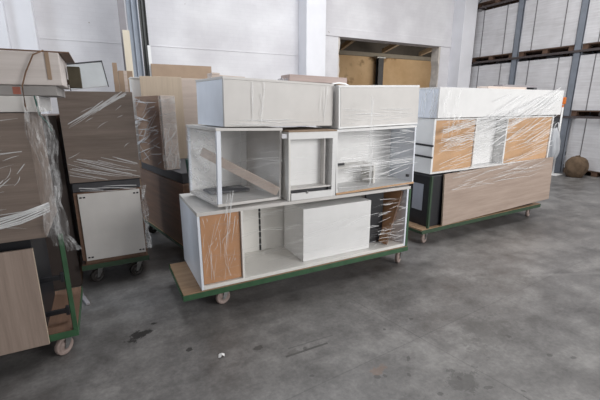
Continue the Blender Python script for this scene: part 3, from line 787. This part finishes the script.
# ================================================================== STRETCH FILM
# left edge bundle
def crumple(bm, top, bot, w0, w1, nu, nv, amp, seed):
    """a gathered length of film hanging from top to bottom: pleated across, pinched and bulging along"""
    rnd = random.Random(seed); ph = [rnd.uniform(0, 6.28) for _ in range(6)]; g = []
    top, bot = Vector(top), Vector(bot)
    for j in range(nv+1):
        t = j/nv; c = top.lerp(bot, t); wd = (w0+(w1-w0)*t)*(1+.22*math.sin(7*t+ph[0])+.12*math.sin(17*t+ph[1])); row = []
        c.x += .012*math.sin(5*t+ph[2])+.006*math.sin(13*t+ph[3])
        for i in range(nu+1):
            u = i/nu-.5
            d = amp*(math.sin(22*u+4*math.sin(4*t+ph[4]))+.6*math.sin(41*u+9*t+ph[5])+.5*math.sin(30*t+12*u))+rnd.uniform(-.003, .003)
            row.append(bm.verts.new((c.x+u*wd, c.y-abs(amp)-d, c.z+.006*math.sin(25*u+ph[1]))))
        g.append(row)
    for j in range(nv):
        for i in range(nu): bm.faces.new((g[j][i], g[j][i+1], g[j+1][i+1], g[j+1][i]))
bm = bmesh.new()
crumple(bm, (-.30, 2.505, 1.59), (-.305, 2.505, .86), .085, .10, 22, 60, .010, 1)
crumple(bm, (-.27, 2.49, 1.50), (-.29, 2.49, .80), .05, .07, 14, 60, .008, 2)
crumple(bm, (-.31, 2.48, 1.02), (-.235, 2.49, .76), .05, .06, 12, 26, .008, 3)
film_obj(bm, 'crumpled bundle of clear stretch film hanging beside the left edge cabinet', 'bunch')
bm = bmesh.new()
for i in range(6):
    pts = []
    for j in range(12):
        s_ = j/11; pts.append((-1.9+1.58*s_, 2.515+.004*math.sin(j+i), .875+.035*s_*s_+.10*s_**6+.010*i+.005*math.sin(j*1.7+i)))
    add_tube(bm, pts, .0055, 6)
ribbons(bm, (-2.05, 2.524, .86), (1.70, 0, 0), (0, 0, .69), 60, R(3), R(4), .15, .7, .002, .005, seed=3, off=-.004)
ribbons(bm, (-.62, 2.524, 1.15), (.22, 0, 0), (0, 0, .2), 9, R(50), R(20), .03, .09, .003, .006, seed=4, off=-.004)
film_obj(bm, 'film creases and a twisted band across the left edge smoked cabinet')
# second row
bm = bmesh.new()
ribbons(bm, (-.26, 3.59, 1.40), (.50, 0, .30), (-.02, 0, .05), 16, R(0), R(3), .25, .6, .004, .010, seed=5, off=.004)
ribbons(bm, (-.29, 3.59, .975), (.55, 0, 0), (0, 0, .20), 22, R(-17), R(3), .3, .6, .003, .006, seed=6, off=.004)
ribbons(bm, (-.29, 3.59, 1.1), (.55, 0, 0), (0, 0, .5), 7, R(30), R(8), .05, .12, .003, .005, seed=6, off=.004)
ribbons(bm, (-.25, 3.58, .90), (.5, 0, -.04), (0, 0, .06), 8, R(0), R(3), .3, .5, .004, .008, seed=7, off=.004)
film_obj(bm, 'creased film stretched diagonally over the square smoked cabinet')
bm = bmesh.new()
for i in range(4):
    pts = [(.245+.012*i+.012*math.sin(j*1.1+i), 3.585+.01*math.sin(j*1.7+i*2), .90-.60*j/11) for j in range(12)]
    add_tube(bm, pts, [.006+.005*((j*3+i) % 3) for j in range(12)], 6)
film_obj(bm, 'bunched film down the right edge of the corner-clipped cabinet', 'bunch')
# wrapped boards
bm = bmesh.new(); c, s_ = math.cos(BR), math.sin(BR)
def bw(x, y, z): return (.63+x*c-y*s_, 3.66+x*s_+y*c, z)
o = Vector(bw(-0.058, .32, .96)); u = Vector(bw(-0.058, 1.2, .96))-o
sheet(bm, bw(-0.056, .31, .965), bw(0.112, .31, .965), bw(0.112, .31, 1.69), bw(-0.056, .31, 1.69), 12, 16, -.008, 3)
film_obj(bm, 'film over the front edge of the upright board pack', 'sheet')
bm = bmesh.new()
o2 = Vector(bw(-0.054, 1.2, 1.0)); u2 = Vector(bw(-0.054, .34, 1.0))-o2
ribbons(bm, o2, u2, (0, 0, .68), 44, R(12), R(12), .2, .7, .006, .014, seed=8, off=.004)
o3 = Vector(bw(-0.048, .30, .97)); u3 = Vector(bw(0.112, .30, .97))-o3
ribbons(bm, o3, u3, (0, 0, .45), 24, R(80), R(18), .08, .25, .004, .010, seed=9, off=.004)
film_obj(bm, 'crumpled film creases round the upright board pack')
# centre stack
def midleft(x, y, z):
    m = Matrix.Translation((.71, 2.70, .853)) @ Matrix.Rotation(R(8.5), 4, 'Z') @ Matrix.Rotation(R(1.8), 4, 'Y')
    return tuple(m @ Vector((x, y, z)))
bm = bmesh.new(); sheet(bm, midleft(-.006, D, .03), midleft(-.006, 0, .03), midleft(-.006, 0, Hh-.03), midleft(-.006, D, Hh-.03), 14, 14, .004, 5)
film_obj(bm, 'clear film over the open left side of the open shelf unit', 'sheet')
bm = bmesh.new()
ribbons(bm, (.57, 2.715, .25), (.30, 0, 0), (0, 0, .55), 20, R(82), R(9), .1, .4, .002, .004, seed=11, off=.008)
ribbons(bm, (.57, 2.715, .40), (.30, 0, 0), (0, 0, .40), 10, R(60), R(20), .03, .10, .002, .005, seed=12, off=.008)
ribbons(bm, (.74, 2.700, .45), (.10, 0, 0), (0, 0, .55), 9, R(80), R(8), .2, .5, .004, .008, seed=13, off=.012)
film_obj(bm, 'bright film creases over the brown panel of the lower centre cabinet')
bm = bmesh.new()
ribbons(bm, (.57, 2.695, .22), (2.0, 0, 0), (0, 0, .58), 42, R(3), R(5), .2, .8, .0015, .003, seed=14, off=.006)
ribbons(bm, (.74, 2.685, .87), (.54, 0, 0), (0, 0, .55), 26, R(2), R(5), .2, .5, .0015, .003, seed=15, off=.006)
ribbons(bm, (1.30, 2.685, .87), (.45, 0, 0), (0, 0, .45), 12, R(2), R(3), .2, .4, .0015, .003, seed=16, off=.006)
film_obj(bm, 'fine horizontal film lines across the centre stack', 'streakfine')
bm = bmesh.new()
ribbons(bm, (1.77, 2.684, .84), (.88, 0, 0), (0, 0, .56), 52, R(2), R(5), .12, .7, .003, .007, seed=17, off=.006)
ribbons(bm, (1.77, 2.684, 1.02), (.90, 0, .02), (0, 0, .08), 16, R(1), R(2), .4, .9, .003, .007, seed=18, off=.008)
ribbons(bm, (1.84, 2.77, 1.44), (.88, 0, 0), (0, 0, .16), 20, R(1), R(2), .2, .6, .002, .005, seed=19, off=.006)
ribbons(bm, (2.24, 2.692, .28), (.36, 0, 0), (0, 0, .48), 26, R(3), R(8), .1, .35, .003, .007, seed=20, off=.006)
ribbons(bm, (2.04, 2.63, .85), (.05, 0, 0), (0, 0, .86), 8, R(90), R(2), .5, .86, .004, .007, seed=21, off=.012)
ribbons(bm, (1.9, 2.684, .24), (.35, 0, 0), (0, 0, .4), 6, R(3), R(6), .1, .3, .003, .006, seed=22, off=.006)
film_obj(bm, 'dense white film streaks over the right half of the centre stack')
bm = bmesh.new()
def bx(x, z): return Matrix.Translation((.785, 2.695, 1.449)) @ Matrix.Rotation(R(8), 4, 'Z') @ Matrix.Rotation(R(1.2), 4, 'Y') @ Vector((x, -.006, z))
ribbons(bm, bx(.22, .01), bx(.24, .01)-bx(.22, .01), (0, 0, .33), 4, R(90), R(1), .3, .33, .003, .005, seed=23, off=.004)
ribbons(bm, bx(.29, .01), bx(.34, .01)-bx(.29, .01), (0, 0, .33), 6, R(86), R(5), .1, .3, .004, .007, seed=24, off=.004)
ribbons(bm, bx(.01, .01), bx(.95, .01)-bx(.01, .01), (0, 0, .05), 10, R(0), R(4), .2, .7, .003, .006, seed=25, off=.004)
ribbons(bm, bx(.84, .01), bx(.96, .01)-bx(.84, .01), (0, 0, .33), 5, R(86), R(4), .2, .33, .003, .005, seed=26, off=.004)
film_obj(bm, 'vertical film seams on the front of the large pale box')
# right stack
def rw(x, y, z): p = onr(x, y); return Vector((p[0], p[1], z))
o = rw(.12, .025, .84); u = rw(2.48, .025, .84)-o
bm = bmesh.new()
ribbons(bm, o, u, (0, 0, .62), 100, R(9), R(6), .2, 1.0, .003, .008, seed=30, off=.008)
ribbons(bm, rw(.12, .015, 1.1), rw(1.6, .015, 1.30)-rw(.12, .015, 1.1), (0, 0, .28), 60, R(3), R(5), .3, 1.1, .004, .010, seed=31, off=.008)
ribbons(bm, rw(1.3, .015, 1.30), rw(2.5, .015, 1.64)-rw(1.3, .015, 1.30), (0, 0, .22), 44, R(4), R(5), .4, 1.1, .004, .010, seed=32, off=.01)
ribbons(bm, rw(.34, .0, .62), rw(2.5, .0, .66)-rw(.34, .0, .62), (0, 0, .22), 34, R(1), R(5), .2, .9, .003, .007, seed=33, off=.008)
ribbons(bm, rw(.15, .015, 1.2), rw(.5, .015, 1.2)-rw(.15, .015, 1.2), (0, 0, .34), 14, R(62), R(16), .1, .35, .004, .008, seed=34, off=.012)
ribbons(bm, rw(.9, .01, 1.10), rw(2.5, .01, 1.10)-rw(.9, .01, 1.10), (0, 0, .66), 34, R(21), R(4), .4, 1.0, .005, .012, seed=41, off=.012)
film_obj(bm, 'sweeping bright film creases over the brown panels of the right stack')
bm = bmesh.new()
ribbons(bm, rw(.09, .42, 1.46), rw(.09, .03, 1.46)-rw(.09, .42, 1.46), (0, 0, .33), 16, R(80), R(14), .1, .3, .004, .014, seed=35, off=.004)
ribbons(bm, rw(.10, .01, 1.48), rw(.45, .01, 1.48)-rw(.10, .01, 1.48), (0, 0, .30), 10, R(78), R(12), .15, .3, .003, .007, seed=36, off=.008)
film_obj(bm, 'bunched film over the left end of the long white cabinet')

# a torn scrap on the floor
t = thing('paper_scrap', 'small torn white scrap on the bare concrete floor', 'paper', (.525, 2.13, 0.001))
bm = bmesh.new()
pts = [(-.022, -.012), (-.008, -.02), (.004, -.008), (.018, -.014), (.024, .004), (.008, .012), (-.004, .028), (-.014, .012)]
a = [bm.verts.new((x, y, .002+.006*((i*7) % 3))) for i, (x, y) in enumerate(pts)]; b = [bm.verts.new((x, y, .0035+.006*((i*7) % 3))) for i, (x, y) in enumerate(pts)]
bm.faces.new(a[::-1]); bm.faces.new(b)
for i in range(8): bm.faces.new((a[i], a[(i+1) % 8], b[(i+1) % 8], b[i]))
build('scrap_body', bm, M['paper'], t)
